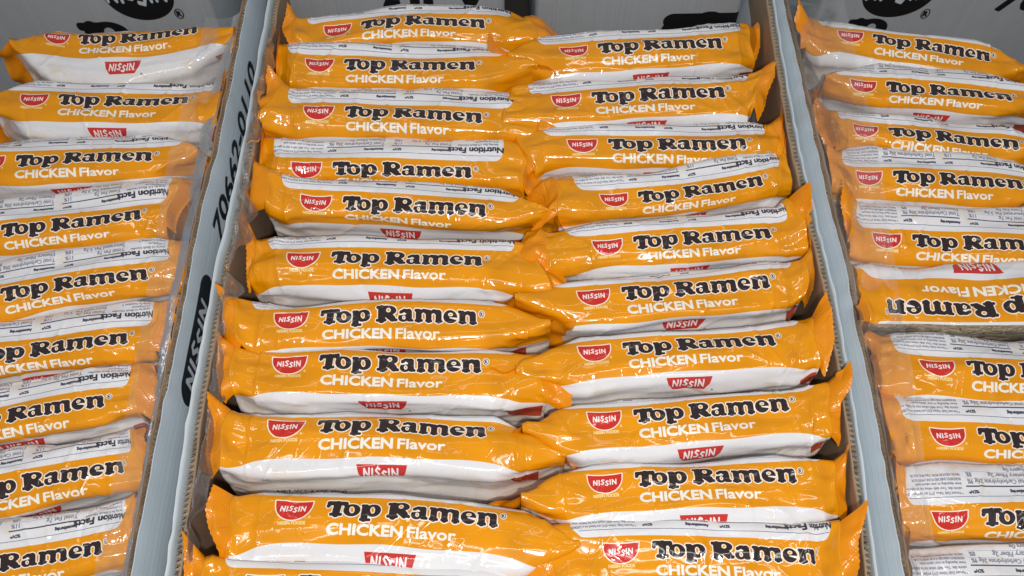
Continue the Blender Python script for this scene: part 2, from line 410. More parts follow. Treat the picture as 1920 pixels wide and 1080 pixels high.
# ------------------------------------------------------------------ display trays: corrugated walls with an inner kraft face, printed outer face and open flutes
def resample(pts, n):
    p = np.array(pts, float); d = np.r_[0, np.cumsum(np.hypot(*(p[1:] - p[:-1]).T))]
    t = np.linspace(0, d[-1], n)
    return np.stack([np.interp(t, d, p[:, 0]), np.interp(t, d, p[:, 1])], 1), t
def wall(parent, pix, inner_sign, printed, seed, depth=.10, lean=0.0, ztop=0.0, thick=.0034, wob=.0004, flare=0.0, tilt=0.0):
    """pix: photograph points of the wall's top outer edge, far to near; inner_sign: +1 when the tray lies at larger x"""
    rng = np.random.default_rng(seed)
    w = [at(x, y, ztop) for x, y in pix]
    P0 = np.array([(v.x, v.y) for v in w])
    a, b = P0[0] - (P0[1] - P0[0]) * 3, P0[-1] + (P0[-1] - P0[-2]) * .6
    P0 = np.vstack([a, P0, b]); n = 420
    p, t = resample(P0, n)
    for _ in range(12): p[1:-1] = .25 * p[:-2] + .5 * p[1:-1] + .25 * p[2:]
    tan = np.gradient(p, axis=0); tan /= np.linalg.norm(tan, axis=1)[:, None]
    nrm = np.stack([-tan[:, 1], tan[:, 0]], 1)
    if nrm[0, 0] * inner_sign < 0: nrm = -nrm
    def rough(sc, amp):
        k = max(4, int(t[-1] / sc)); g = rng.standard_normal(k + 2)
        return np.interp(np.linspace(0, k, n), np.arange(k + 2), g) * amp
    zt = ztop + rough(.03, .0007) + rough(.008, .0003)
    zs = np.array([0, -.002, -.006, -.012, -.02, -.035, -.06, -depth])
    def sheet(off, th, mat, name, par, ztadd=0, uvh=None, bend=0.0, zlist=zs):
        V = []; U = []
        m = len(zlist)
        wv = rough(.006, wob) * .6
        prof = []
        for zz in zlist:
            o = off + lean * (-zz) + bend * math.exp(zz / .006) + tilt * .025 * (1 - math.exp(zz / .025))
            prof.append((o, zz))
        for side in (0, 1):
            rows = prof if side == 0 else prof[::-1]
            for (o, zz) in rows:
                oo = o + side * th + wv * math.exp(zz / .004) 
                V.append(np.c_[p + nrm * np.reshape(oo, (-1, 1)), zt + ztadd + zz]); U.append(np.c_[t, np.full(n, zz)])
        V.append(V[0]); U.append(U[0])
        k = len(V)
        V = np.stack(V, 1).reshape(-1, 3); U = np.stack(U, 1).reshape(-1, 2)
        if uvh:
            U = U / np.array(uvh) + np.array((0, 1))
            if inner_sign < 0: U[:, 0] = 1 - U[:, 0]
        return mesh_obj(name, V, grid_faces(n, k, inner_sign > 0), mat, par, uv=U)
    main = sheet(thick - .0006, .0006, M_KRAFT, "side_wall", parent)
    sheet(0, .0005, printed, "printed_liner", main, .0004, (t[-1], depth), bend=flare)
    # open flutes seen on the cut edge
    per = .0025; nf = int(t[-1] / per * 10); tt = np.linspace(0, t[-1], nf)
    px = np.interp(tt, t, p[:, 0]); py = np.interp(tt, t, p[:, 1]); nx = np.interp(tt, t, nrm[:, 0]); ny = np.interp(tt, t, nrm[:, 1]); z0 = np.interp(tt, t, zt)
    ph = 2 * math.pi * tt / per + np.interp(tt, t, rough(.02, .8)); V = []
    for zz, dd in ((-.0007, 0), (-.0007, .00035), (-.02, .00035), (-.02, 0), (-.0007, 0)):
        o = .0005 + (thick - .0016) * (.5 + .5 * np.sin(ph)) + dd + lean * (-zz) + tilt * .025 * (1 - math.exp(zz / .025))
        jz = np.interp(tt, t, rough(.004, .0003))
        V.append(np.c_[px + nx * o, py + ny * o, z0 + zz + jz * (zz > -.01)])
    V = np.stack(V, 1).reshape(-1, 3)
    mesh_obj("fluting", V, grid_faces(nf, 5), M_FLUTE, main)
    return main, p, t

BOARD = (0.82, 0.86, 0.885)
def wall_print(name, length, kind):
    cv = Canvas(length * 100, 10, 0, -10, 40, BOARD)
    return cv
def strip_print(name, marks, length=62.0):
    cv = Canvas(length, 10, 0, -10, 40, BOARD)
    rng = np.random.default_rng(5)
    for j in range(cv.H):   # faint scuffs running along the board
        pass
    st = rng.standard_normal((cv.H, 1, 1)) * .02; cv.a += st
    marks(cv)
    return cv.image(name)

def tray(label, walls, x0, x1, group="open corrugated display trays"):
    c = at(960, 540)
    t = thing("display_tray", label, "cardboard tray", ((x0 + x1) / 2, 0, FLOOR_Z + .003), group)
    off = Vector(t.location)
    for kw in walls:
        m, p, tt = wall(t, **kw)
        m.location = -off
    bz = .0015
    hx = (x1 - x0) / 2 - .004
    V = [(sx * hx, sy, z) for z in (0, bz) for sx, sy in ((-1, -.30), (1, -.30), (1, .26), (-1, .26))]
    mesh_obj("bottom_panel", V, [(0, 3, 2, 1), (4, 5, 6, 7), (0, 1, 5, 4), (1, 2, 6, 5), (2, 3, 7, 6), (3, 0, 4, 7)], M_KRAFT, t, smooth=False)
    return t

PX_LR = [(466, 0), (409, 285), (380, 391), (348, 570), (296, 815), (248, 1080)]
PX_CL = [(511, 10), (475, 222), (430, 444), (419, 480), (365, 780), (322, 1080)]
PX_CR = [(1447, 0), (1492, 260), (1549, 500), (1566, 580), (1600, 780), (1640, 1080)]
PX_RL = [(1466, 0), (1524, 260), (1582, 500), (1598, 580), (1640, 780), (1695, 1080)]
def arc_of(pix, px, py, n=420):
    w = [at(x, y) for x, y in pix]; P0 = np.array([(v.x, v.y) for v in w])
    a, b = P0[0] - (P0[1] - P0[0]) * 3, P0[-1] + (P0[-1] - P0[-2]) * .6
    p, t = resample(np.vstack([a, P0, b]), n); q = at(px, py)
    return t[np.argmin(np.hypot(p[:, 0] - q.x, p[:, 1] - q.y))] * 100, t[-1] * 100
# marks on the outer face of the left tray's wall: carton code and the dark pill with the maker's word
aN0, LW = arc_of(PX_LR, 318, 722); aN1, _ = arc_of(PX_LR, 352, 548)
aC0, _ = arc_of(PX_LR, 378, 400); aC1, _ = arc_of(PX_LR, 440, 110)
def left_marks(cv):
    K = (.10, .11, .125)
    # arc runs far to near while the words read near to far: mirrored along the arc
    x0, x1 = LW - aN0, LW - aN1
    cv.sdf(cap(x0 + .8, -2.0, x1 + 1.0, -2.0, .9), (x0 - 2, -4, x1 + 3, 0), K)
    cv.sdf(xf(WORD, x0 + .7, -2.5, (x1 - x0 - .2) / 460, .0098, .12), (x0, -4, x1 + 1, 0), (.80, .82, .84))
    text(cv, "70662-0110", LW - aC0, -2.65, (aC0 - aC1) * 1.1, 1.3, K, .07, slant=.18)
IM_L = strip_print("left_wall_print", left_marks, LW); 
aR0, RW = arc_of(PX_RL, 1640, 780); aR1, _ = arc_of(PX_RL, 1695, 1080)
def right_marks(cv):
    K = (.06, .065, .08)
    cv.sdf(cap(aR0 + .6, -1.9, aR0 + 2.4, -1.9, .22), (aR0 - 1, -3, aR0 + 4, 0), K)
    cv.sdf(cap(aR0 + 3.0, -2.0, aR0 + 3.8, -2.0, .2), (aR0 + 2, -3, aR0 + 6, 0), K)
    text(cv, "0990L", aR0 + 5.8, -2.9, 4.0, 1.1, K, .07)
IM_R = strip_print("right_wall_print", right_marks, RW)
IM_P = strip_print("plain_wall_print", lambda cv: None, 60)
def liner_mat(name, img): return board_material(name, BOARD, .06, 40, (1, .05, 1), .55, img, .12)
M_LP, M_RP, M_PP = liner_mat("left_liner_board", IM_L), liner_mat("right_liner_board", IM_R), liner_mat("plain_liner_board", IM_P)
M_LP.node_tree.nodes["UV Map"]
tray("open corrugated tray on the left with a dark oval emblem on its outer wall", [dict(pix=PX_LR, inner_sign=-1, printed=M_LP, seed=1, tilt=-.18)], -.30, -.150)
tray("middle corrugated tray holding two columns of noodle packs", [dict(pix=PX_CL, inner_sign=1, printed=M_PP, seed=2, lean=-.05, flare=-.003), dict(pix=PX_CR, inner_sign=-1, printed=M_PP, seed=3, lean=-.02, flare=-.0012)], -.142, .153)
tray("open corrugated tray at the right edge with black print on its outer wall", [dict(pix=PX_RL, inner_sign=1, printed=M_RP, seed=4, tilt=-.42)], .160, .32)

# ------------------------------------------------------------------ printed cartons standing behind the trays
def carton(label, px0, px1, ybk, marks, shade=1.0, depth=.20, bottom=FLOOR_Z + .001, top=.16):
    a, b = atv(px0, 10, ybk), atv(px1, 10, ybk)
    x0, x1 = a.x, b.x
    w, h = (x1 - x0) * 100, (top - bottom) * 100
    cv = Canvas(w, h, x0 * 100, bottom * 100, 40, tuple(np.array((.67, .685, .70)) * shade))
    cv.a += np.random.default_rng(8).standard_normal((1, cv.W, 1)) * .012
    marks(cv, ybk)
    im = cv.image("carton_print")
    m = board_material("carton_front_board", BOARD, .05, 25, (1, 1, 1), .6, im, .08)
    t = thing("carton", label, "carton", ((x0 + x1) / 2, ybk + depth / 2, bottom), "printed cartons standing behind the trays")
    hw, hd, H, r = (x1 - x0) / 2, depth / 2, top - bottom, .003
    # front panel with rounded vertical edges
    xs = [-hw, -hw + r * .3, -hw + r, hw - r, hw - r * .3, hw]; ys = [-hd + r, -hd + r * .3, -hd, -hd, -hd + r * .3, -hd + r]
    V = []; U = []
    for x, y in zip(xs, ys):
        for z in (0, H * .5, H): V.append((x, y, z)); U.append(((x + hw) / (2 * hw), z / H))
    mesh_obj("front_panel", V, grid_faces(6, 3), m, t, uv=U)
    V = [(-hw, -hd + r, 0), (-hw, hd, 0), (hw, hd, 0), (hw, -hd + r, 0), (-hw, -hd + r, H), (-hw, hd, H), (hw, hd, H), (hw, -hd + r, H)]
    mesh_obj("carton_shell", V, [(0, 1, 5, 4), (1, 2, 6, 5), (2, 3, 7, 6)], M_PP, t, smooth=False, uv=[(0, .5)] * 8)
    for s in (-1, 1):
        fl = [(-hw + .001, s * .001, H), (hw - .001, s * .001, H), (hw - .001, s * (hd - .002), H + .002), (-hw + .001, s * (hd - .002), H + .002)]
        mesh_obj("top_flap", fl, [(0, 1, 2, 3)], M_KRAFT, t, smooth=False)
    return t
KK = (.035, .035, .04)
YB = at(960, 20).y + .030
def C_(px, py, y): v = atv(px, py, y); return v.x * 100, v.z * 100
def m_left(cv, y):
    x, z = C_(264, 38, y); x0, _ = C_(198, 5, y); x1, _ = C_(330, 5, y); w = x1 - x0
    cv.sdf(ell((x0 + x1) / 2, z + 2.1, w / 2, 2.1), (x0 - 1, z - 1, x1 + 1, z + 7), KK)
    k = (C_(318, 5, y)[0] - C_(200, 5, y)[0]) / 460
    zw = C_(260, 12, y)[1]
    cv.sdf(xf(WORD, C_(202, 5, y)[0], zw + .38, k, k * 2.0), (x0 - 1, z - 1, x1 + 1, z + 7), tuple(np.array(BOARD) * .95))
    xr, zr = C_(336, 26, y)
    cv.sdf(minus(ell(xr, zr, .27, .42), ell(xr, zr, .21, .35)), (xr - 1, zr - 1, xr + 1, zr + 1), KK); text(cv, "R", xr - .12, zr - .2, .24, .42, KK, .03)
    xl, zt = C_(136, 40, y); k = (C_(240, 45, y)[0] - xl) / 225
    cv.sdf(xf(G_R, xl - 575 * k, zt - 160 * k * 1.5, k, k * 1.5), (xl - 1, zt - 9, xl + 9, zt + 1), KK)
    xa, za = C_(290, 60, y)
    cv.sdf(xf(G_a, xa - 855 * k, za - 131 * k * 1.5, k, k * 1.5), (xa - 3, za - 9, xa + 9, za + 1), KK)
def m_midl(cv, y):
    for ch, px, wpx in (("0", 503, 26), ("2", 722, 26), ("1", 773, 12), ("1", 798, 12), ("0", 866, 34)):
        x, z = C_(px, 11, y); x1, _ = C_(px + wpx, 11, y)
        text(cv, ch, x, z, x1 - x, 3.0, KK, .10)
    x, z = C_(490, 52, y)
    cv.sdf(union(ell(x, z - .9, .5, 1.0), cap(x, z - .6, x + 2.5, z - .3, .55)), (x - 2, z - 4, x + 4, z + 2), KK)
def m_midr(cv, y):
    x, z = C_(1238, 38, y); x1, z1 = C_(1328, 24, y); k = (x1 - x) / 104
    cv.sdf(xf(G_T, x, z1 - 152 * k * .98, k, k * .98), (x - 1, z1 - 9, x + 7, z1 + 1), KK)
    xo, _ = C_(1352, 38, y)
def m_right(cv, y):
    x0, _ = C_(1612, 5, y); x1, _ = C_(1748, 5, y); _, z = C_(1680, 32, y); w = x1 - x0
    cv.sdf(ell((x0 + x1) / 2, z + 2.1, w / 2, 2.1), (x0 - 1, z - 1, x1 + 1, z + 7), KK)
    k = w * .88 / 460; zw = C_(1680, 7, y)[1]
    cv.sdf(xf(WORD, x0 + w * .06, zw + .38, k, k * 2.0), (x0 - 1, z - 1, x1 + 1, z + 7), tuple(np.array(BOARD) * .95))
    xr, zr = C_(1735, 26, y)
    cv.sdf(minus(ell(xr, zr, .27, .42), ell(xr, zr, .21, .35)), (xr - 1, zr - 1, xr + 1, zr + 1), KK); text(cv, "R", xr - .12, zr - .2, .24, .42, KK, .03)
    xs, zs = C_(1862, 19, y); text(cv, "70662", xs, zs, 7.0, 2.2, KK, .10, slant=.22)
    xl, zt = C_(1597, 34, y); kk = .0125
    cv.sdf(xf(G_R, xl - 590 * kk, zt - 160 * kk * 1.5, kk, kk * 1.5), (xl - 1, zt - 9, xl + 6, zt + 1), KK)
carton("grey carton behind the left tray with a black oval emblem and a big letter R", -260, 396, YB, m_left)
carton("grey carton behind the middle tray with the bottoms of black digits along the top edge", 470, 946, YB + .004, m_midl)
carton("grey carton behind the middle tray with a big black letter T", 1004, 1392, YB + .002, m_midr)
carton("grey carton behind the right tray with a black oval emblem and slanted black digits", 1536, 2160, YB + .003, m_right)

# ------------------------------------------------------------------ noodle packs
def smooth_field(rng, nx, ns, lx, ls, cx, cs):
    g = rng.standard_normal((nx, ns))
    kx = np.fft.fftfreq(nx, lx / nx)[:, None]; ks = np.fft.fftfreq(ns, ls / ns)[None]
    h = np.exp(-2 * (math.pi ** 2) * ((kx * cx) ** 2 + (ks * cs) ** 2))
    f = np.fft.ifft2(np.fft.fft2(g) * h).real
    return f / (f.std() + 1e-9)
S_ARR = np.concatenate([np.linspace(-9.0, -4.0, 7)[:-1], np.linspace(-4.0, 4.0, 88), np.linspace(4.0, 9.0, 7)[1:]])
NE = 7                                   # rows that fold down over a blunt end
def x_rows(lo, hi):
    return np.concatenate([np.full(NE, lo), np.linspace(lo, lo + 2.4, 44)[:-1], np.linspace(lo + 2.4, hi - 2.4, 96), np.linspace(hi - 2.4, hi, 44)[1:], np.full(NE, hi)])
NB = 44 + 96 + 44 - 2
WA = np.concatenate([np.linspace(1, 1 / NE, NE), np.zeros(NB), np.linspace(1 / NE, 1, NE)])
BLUNT = dict(kind='blunt', f=.95, taper=.85, rise=.30, yo=.45, fold=35, flop=12, fin=.62, lift=.55)
FLAT = dict(kind='flat', f=.95, taper=1.2, rise=-.10, yo=0, fold=0, flop=0, fin=1.25, lift=.0)
TAPER = dict(kind='taper', f=.12, taper=2.7, rise=.05, yo=0, fold=0, flop=-30, fin=1.3, lift=.0)
def wall_line(pix):
    w = [at(x, y) for x, y in pix]; P = np.array([(v.x, v.y) for v in w])
    P = np.vstack([P[0] - (P[1] - P[0]) * 3, P, P[-1] + (P[-1] - P[-2]) * .6]); o = np.argsort(P[:, 1]); P = P[o]
    return lambda y: np.interp(y, P[:, 1], P[:, 0])
W_LR, W_CL, W_CR, W_RL = [wall_line(p) for p in (PX_LR, PX_CL, PX_CR, PX_RL)]
def press(V, origin, ang, group):
    """film that meets a tray wall is pressed flat against it (local metres in, local metres out)"""
    lo, hi = {G1: (W_CL, W_CR), G2: (None, W_LR), G3: (W_RL, None)}[group]
    c, s_ = math.cos(ang), math.sin(ang); V = np.array(V)
    x = origin[0] + V[..., 0] * c - V[..., 1] * s_; y = origin[1] + V[..., 0] * s_ + V[..., 1] * c; z = origin[2] + V[..., 2]
    free = np.clip((z - .002) / .004, 0, 1) * .006
    if lo is not None: b = lo(y) + .0052 - free; x = np.where(x < b, b + (x - b) * .04 * (free > .001), x)
    if hi is not None: b = hi(y) - .0052 + free; x = np.where(x > b, b + (x - b) * .04 * (free > .001), x)
    dx, dy = x - origin[0], y - origin[1]
    V[..., 0] = dx * c + dy * s_; V[..., 1] = -dx * s_ + dy * c
    return V
def lift_(d): return min(d['lift'], .9)
def pack(label, T, seed, ds=.6, ztop=-.2, thick=3.0, bow=0.0, sag=0.0, left=None, right=None, group=None, window=False, crumple=1.0, cut=(0, 0), roll=0.0, twist=0.0, ends=('blunt', 'taper')):
    """T: photograph ends of the title; lengths in cm.  left/right: dict(rise, yo, fold, flop, fin) of each end"""
    rng = np.random.default_rng(1000 + seed)
    a, b = at(*T[:2], ztop * CM), at(*T[2:], ztop * CM)
    mid = (a + b) / 2; k = min(max((b - a).length / .070, .93), 1.18 if window else 1.08); ang = math.atan2(b.y - a.y, b.x - a.x)
    flip = abs(ang) > math.pi / 2
    def endspec(d, side):
        d = dict(d or {}); base = dict(dict(taper=TAPER, blunt=BLUNT, flat=FLAT)[d.get('kind', side)])
        base['f'] *= rng.uniform(.85, 1.1); base['taper'] *= rng.uniform(.8, 1.25); base['rise'] += rng.normal() * .12; base['rise'] -= .55 if base['kind'] == 'blunt' and rng.random() < .5 else 0
        base['yo'] += rng.normal() * .25; base['fold'] = (base['fold'] * rng.choice([-1, 1, 1]) + rng.normal() * 12) if base['kind'] == 'blunt' else rng.normal() * 18; base['flop'] += rng.normal() * 22; base['fin'] *= rng.uniform(.9, 1.15); base['lift'] *= rng.uniform(.4, 1.5)
        base['skew'] = (np.clip(S_ARR, -1.6, 1.6) * rng.normal() * .16 + .10 * np.sin(S_ARR * 2.3 + rng.random() * 6) * np.exp(-(S_ARR / 2) ** 2))
        base.update(d); return base
    d0, d1 = endspec(left, ends[0]), endspec(right, ends[1])
    UT = 3.94 + 3.5; LO, HI = cut[0], LEN - cut[1]; XA = x_rows(LO, HI)
    nx, ns = len(XA), len(S_ARR)
    ah = thick / 2 / k; capc = 1.0
    th = np.linspace(0, math.pi / 2, 60); e = 2 / 3.3
    X = np.zeros((nx, ns)); Y = np.zeros((nx, ns)); Z = np.zeros((nx, ns))
    prof_drop = None
    wx = 1 + .05 * np.interp(XA, np.linspace(LO, HI, 7), rng.standard_normal(7))
    for i, x in enumerate(XA):
        f = 1.0; rise = 0; yo = 0; xo = np.zeros(ns)
        for d, dist, sg in ((d0, x - LO, 1), (d1, HI - x, -1)):
            t = min(dist / d['taper'], 1)
            if d['kind'] == 'taper':
                f *= d['f'] + (1 - d['f']) * (1 - (1 - t) ** 1.12); q = (1 - t) ** 1.3
            else:
                f *= d['f'] + (1 - d['f']) * t; q = (1 - t) ** 1.1
            rise += d['rise'] * q; yo += d['yo'] * q * (1 if d['kind'] == 'taper' else .35)
            if d['kind'] != 'taper': xo = xo + sg * d['skew'] * (1 - t) ** .8
            if dist < 1e-6 and WA[i] > 0:
                w = WA[i]
                if d['kind'] == 'taper': xo = xo - sg * .01 * w
                else:
                    rise -= 3.0 * w ** 1.15; xo = xo + sg * (.12 * w + .10 * w * w); f *= 1 - .9 * w ** 1.6
        A = ah * f * wx[i]; Cc = capc * (.45 + .55 * f)
        qy = A * np.sin(th) ** e; qz = Cc * (np.cos(th) ** e - 1)
        qy = np.r_[qy, A * .97]; qz = np.r_[qz, -9.0]
        al = np.r_[0, np.cumsum(np.hypot(np.diff(qy), np.diff(qz)))]
        sg = S_ARR; yy = np.interp(np.abs(sg), al, qy) * np.sign(sg); zz = np.interp(np.abs(sg), al, qz)
        X[i], Y[i], Z[i] = x + xo, yy + yo, zz + rise
        if i == nx // 2: mid_y, mid_z = yy.copy(), zz.copy()
    # crumpled film: broad dents, pleats that fan out from the ends, sharp folds
    s2 = S_ARR[None]; x2 = XA[:, None] + np.where(XA[:, None] < 5, -1, 1) * WA[:, None] * .6
    end = np.abs(np.minimum(x2 - LO, HI - x2))
    disp = smooth_field(rng, nx, ns, LEN, 18, 1.0, .65) * .075 + smooth_field(rng, nx, ns, LEN, 18, .30, .24) * .007 * (1 + 2.0 * np.exp(-end / 1.2))
    for cxy, am in (((1.3, .6), .042), ((.6, .45), .012)):   # facets that meet in sharp folds
        disp -= crumple * am * np.abs(smooth_field(rng, nx, ns, LEN, 18, *cxy)) * (.55 + 1.1 * np.exp(-end / 1.5))
    for side in (np.abs(x2 - LO), np.abs(HI - x2)):
        ph = rng.random() * 6.28; fr = rng.uniform(3.2, 5.2)
        disp += .075 * crumple * np.exp(-side / 1.15) * np.clip(side / .25, 0, 1) * np.sin(fr * s2 + ph + .5 * np.sin(1.7 * s2 + ph))
    for _ in range(int(20 * crumple)):
        if rng.random() < .55: cx = rng.choice([LO + rng.uniform(.3, 2.6), HI - rng.uniform(.3, 2.6)])
        else: cx = rng.uniform(2, LEN - 2)
        cs_ = rng.uniform(-2.6, 2.2); an = rng.uniform(0, math.pi); L_ = rng.uniform(.6, 2.6); w = rng.uniform(.05, .12)
        c, s = math.cos(an), math.sin(an)
        t = (x2 - cx) * c + (s2 - cs_) * s; d = -(x2 - cx) * s + (s2 - cs_) * c + rng.normal() * .04 * t * t
        disp += rng.choice([-1, 1, 1]) * rng.uniform(.02, .075) * np.exp(-np.abs(d) / w) * np.clip(1 - (t / L_) ** 2, 0, 1)
    for _ in range(6):                                # a few long taut folds
        cx = rng.uniform(LO + .8, HI - .8); cs_ = rng.uniform(-1.6, .8); an = rng.normal(math.pi / 2, .55); L_ = rng.uniform(.8, 1.8)
        c, s = math.cos(an), math.sin(an); t = (x2 - cx) * c + (s2 - cs_) * s; d = -(x2 - cx) * s + (s2 - cs_) * c
        disp += rng.uniform(.05, .13) * crumple * np.exp(-np.abs(d) / .05) * np.clip(1 - (t / L_), 0, 1) * np.clip(1 + t / L_ * 2, 0, 1)
    for d_, sd, g in ((d0, x2 - LO, 1), (d1, HI - x2, -1)):  # the upright crease beside a folded end
        if d_['kind'] == 'blunt':
            xc = rng.uniform(.75, 1.2) + rng.normal() * .10 * s2
            disp += rng.uniform(.03, .09) * np.exp(-np.abs(sd - xc) / .09) * np.clip((2.2 - np.abs(s2)) / .8, 0, 1)
            disp -= rng.uniform(.02, .10) * np.clip(1 - np.abs(sd - .4 * xc) / .45, 0, 1) * np.clip(1 - np.abs(s2 + rng.uniform(-.6, .8)) / 1.1, 0, 1)
    # a straight ridge where the film is drawn over the block's front edge
    r0 = -1.15 + rng.normal() * .12
    disp += .035 * np.exp(-((s2 - r0 - .06 * np.sin(x2 * .9 + seed)) / .16) ** 2) * np.clip((end - 1) / 1.5, 0, 1)
    disp *= np.clip(.25 + end / .3, 0, 1) * np.clip((8 - np.abs(s2)) / 3, 0, 1)
    gy = np.gradient(Y, axis=1); gz = np.gradient(Z, axis=1); ln = np.hypot(gy, gz) + 1e-6
    Y = Y - gz / ln * disp; Z = Z + gy / ln * disp
    xr = (x2 - UT) / 6.5
    Y = Y + bow * xr ** 2 * np.ones_like(Y); Z = Z - sag * xr ** 2 + 0 * Y
    # anchor: the middle of the title sits on the photograph's point
    sig = .42 - ds; drop = np.interp(sig, S_ARR, mid_z); ty = np.interp(sig, S_ARR, mid_y)
    base = 8.2
    ra = np.radians(roll + rng.normal() * 3.0 + (twist + rng.normal() * 2.5) * (x2 - UT) / 6.5)
    dy, dz = Y - ty, Z - drop; fade = np.clip((dz + 6) / 3, 0, 1)
    Y = ty + dy * np.cos(ra * fade) - dz * np.sin(ra * fade); Z = drop + dy * np.sin(ra * fade) + dz * np.cos(ra * fade)
    Y = Y + rng.normal() * .10 * np.sin(xr * 2.4 + rng.random() * 6) + rng.normal() * .08 * xr ** 2
    Z = Z + rng.normal() * .05 * np.sin(xr * 2.0 + rng.random() * 6)
    V = np.stack([(X - UT), Y - ty, Z - drop + base], -1) * (k * CM)
    root = thing("noodle_pack", label, "noodle pack", (mid.x, mid.y, mid.z - base * k * CM), group)
    root.rotation_euler = (0, 0, ang)
    XU = XA - LO * (1 - np.clip((XA - LO) / 1.3, 0, 1)) + cut[1] * (1 - np.clip((HI - XA) / 1.0, 0, 1))
    U = np.stack([np.repeat((XU / LEN)[:, None], ns, 1), (S_ARR[None] + ds + SPAN / 2 + 0 * X) / SPAN], -1)
    F = grid_faces(nx, ns)
    args = {}
    if window:
        fs = (S_ARR[:-1] + S_ARR[1:]) / 2 + ds; fx = (XA[:-1] + XA[1:]) / 2
        mi = np.zeros((nx - 1, ns - 1), int); mi[np.ix_((fx > .6) & (fx < LEN - .6), (fs > 1.15) & (fs < 5.5))] = 1
        args = dict(mats=[M_WRAP, M_CLEAR], midx=mi.ravel())
    org = root.location.copy()
    VW = press(V, org, ang, group)
    mesh_obj("wrapper", VW.reshape(-1, 3), F, M_WRAP, root, uv=U.reshape(-1, 2), **args)
    # end seals
    for d, col, sg in ((d0, 0, -1), (d1, nx - 1, 1)):
        row = NE if col == 0 else nx - 1 - NE
        if d['kind'] in ('flat', 'blunt'):                      # the crimped strip lies over, facing up
            sel = np.abs(S_ARR) < 1.45; nw = 14; ws = np.linspace(0, d['fin'], nw) * CM * k
            fin_ = d['fin']; L0 = V[row, sel]; sk = rng.normal() * .25; sl = rng.uniform(.15, .75); ph = rng.random() * 6; ss = S_ARR[sel]
            W = np.repeat(L0[None], nw, 0)
            W[..., 0] += sg * ws[:, None] * (1 + .10 * np.sin(ss * 2 + ph))[None]
            W[..., 1] += sk * ws[:, None] * np.ones_like(ss)[None] + (ws / ws[-1])[:, None] * .18 * (L0[:, 1] - L0[:, 1].mean())[None]
            W[..., 2] += -sl * ws[:, None] * (1 + .5 * (ws / ws[-1]))[:, None] + (np.minimum(1, ws / .004)[:, None]) * (.0007 * np.sin(ss * 3.3 + ph)[None] + .0005 * np.sin(ss * 7 + ph + ws[:, None] * 300))
            if d['kind'] == 'blunt':                 # pressed back by the wall: far corner stands up, near corner hangs
                g = (ws / ws[-1])[:, None]; sn = (ss / 1.45)[None]
                W[..., 2] += ws[:, None] * (.45 + .75 * sn + .25 * rng.normal()) + lift_(d) * CM * k * g * np.clip((sn - .25) / .75, 0, 1) ** 1.3
                W[..., 1] += g * .10 * CM * k * sn + .004 * k * g * np.clip((sn - .25) / .75, 0, 1) * rng.uniform(-.3, 1)
                W[..., 0] -= sg * ws[:, None] * np.clip(-sn, 0, 1) * .6
            gw = np.minimum(1, ws / .004)[:, None]; m_ = int(sel.sum())
            W[..., 2] += gw * (.0009 * smooth_field(rng, nw, m_, fin_, 2.9, .5, .5) - .0007 * np.abs(smooth_field(rng, nw, m_, fin_, 2.9, .35, .3)))
            W[..., 0] += gw * sg * .0008 * smooth_field(rng, nw, m_, fin_, 2.9, .6, .5)
            W[-1, :, 0] += sg * .0004 * (np.arange(len(ss)) % 2)      # zigzag cut
            fu = np.stack(np.meshgrid(ws * 100, ss, indexing='ij'), -1)
            W = press(W, org, ang, group); mesh_obj("end_seal", W.reshape(-1, 3), grid_faces(nw, int(sel.sum())), M_SEAL, root, uv=fu.reshape(-1, 2))
            continue
        c0 = ns // 2
        tp = (V[row, c0 - 1] + V[row, c0]) / 2; m = 30
        lift = d['lift'] * CM * k
        zz = np.linspace(tp[2] + lift, tp[2] - .045, m)
        inset = -sg * .0002 if d['kind'] == 'blunt' else sg * .0
        px = np.full(m, tp[0] - (0 if d['kind'] == 'taper' else -sg * .0006)); py = np.full(m, tp[1] + (0 if d['kind'] == 'taper' else d['yo'] * CM * .6))
        nw = 14; ws = np.linspace(0, d['fin'], nw) * CM * k
        slope = rng.normal() * .7
        fold, flop = math.radians(d['fold']), math.radians(d['flop'])
        W = np.zeros((nw, m, 3)); cxp = px.copy(); cyp = py.copy()
        ph = rng.random() * 6
        for j in range(nw):
            f = fold * min(1, j / 2) + .25 * math.sin(ph + j * .4)
            f = f + .18 * np.sin(zz * 260 + ph)
            if j:
                st = ws[j] - ws[j - 1]
                cxp = cxp + sg * st * np.cos(f); cyp = cyp + st * np.sin(f)
            depth = (zz[0] - zz)                       # corner droops over
            h0 = .013; q = np.clip((h0 - depth) / h0, 0, 1)
            bend = flop * (j / (nw - 1)) ** .7
            hh = np.clip(h0 - depth, 0, None)
            W[j, :, 0] = cxp
            W[j, :, 1] = cyp + hh * math.sin(bend) + .0006 * np.sin(zz * 420 + j * .5 + ph) * (j > 0)
            W[j, :, 2] = zz - hh * (1 - math.cos(bend)) - .15 * ws[j] + slope * ws[j] * np.clip(1 - depth / .012, 0, 1)
        fu = np.stack(np.meshgrid(ws * 100, zz * 100, indexing='ij'), -1)
        W = press(W, org, ang, group); mesh_obj("end_seal", W.reshape(-1, 3), grid_faces(nw, m), M_SEAL, root, uv=fu.reshape(-1, 2))
    if window: noodles(root, k, base, ty, drop)
    return root

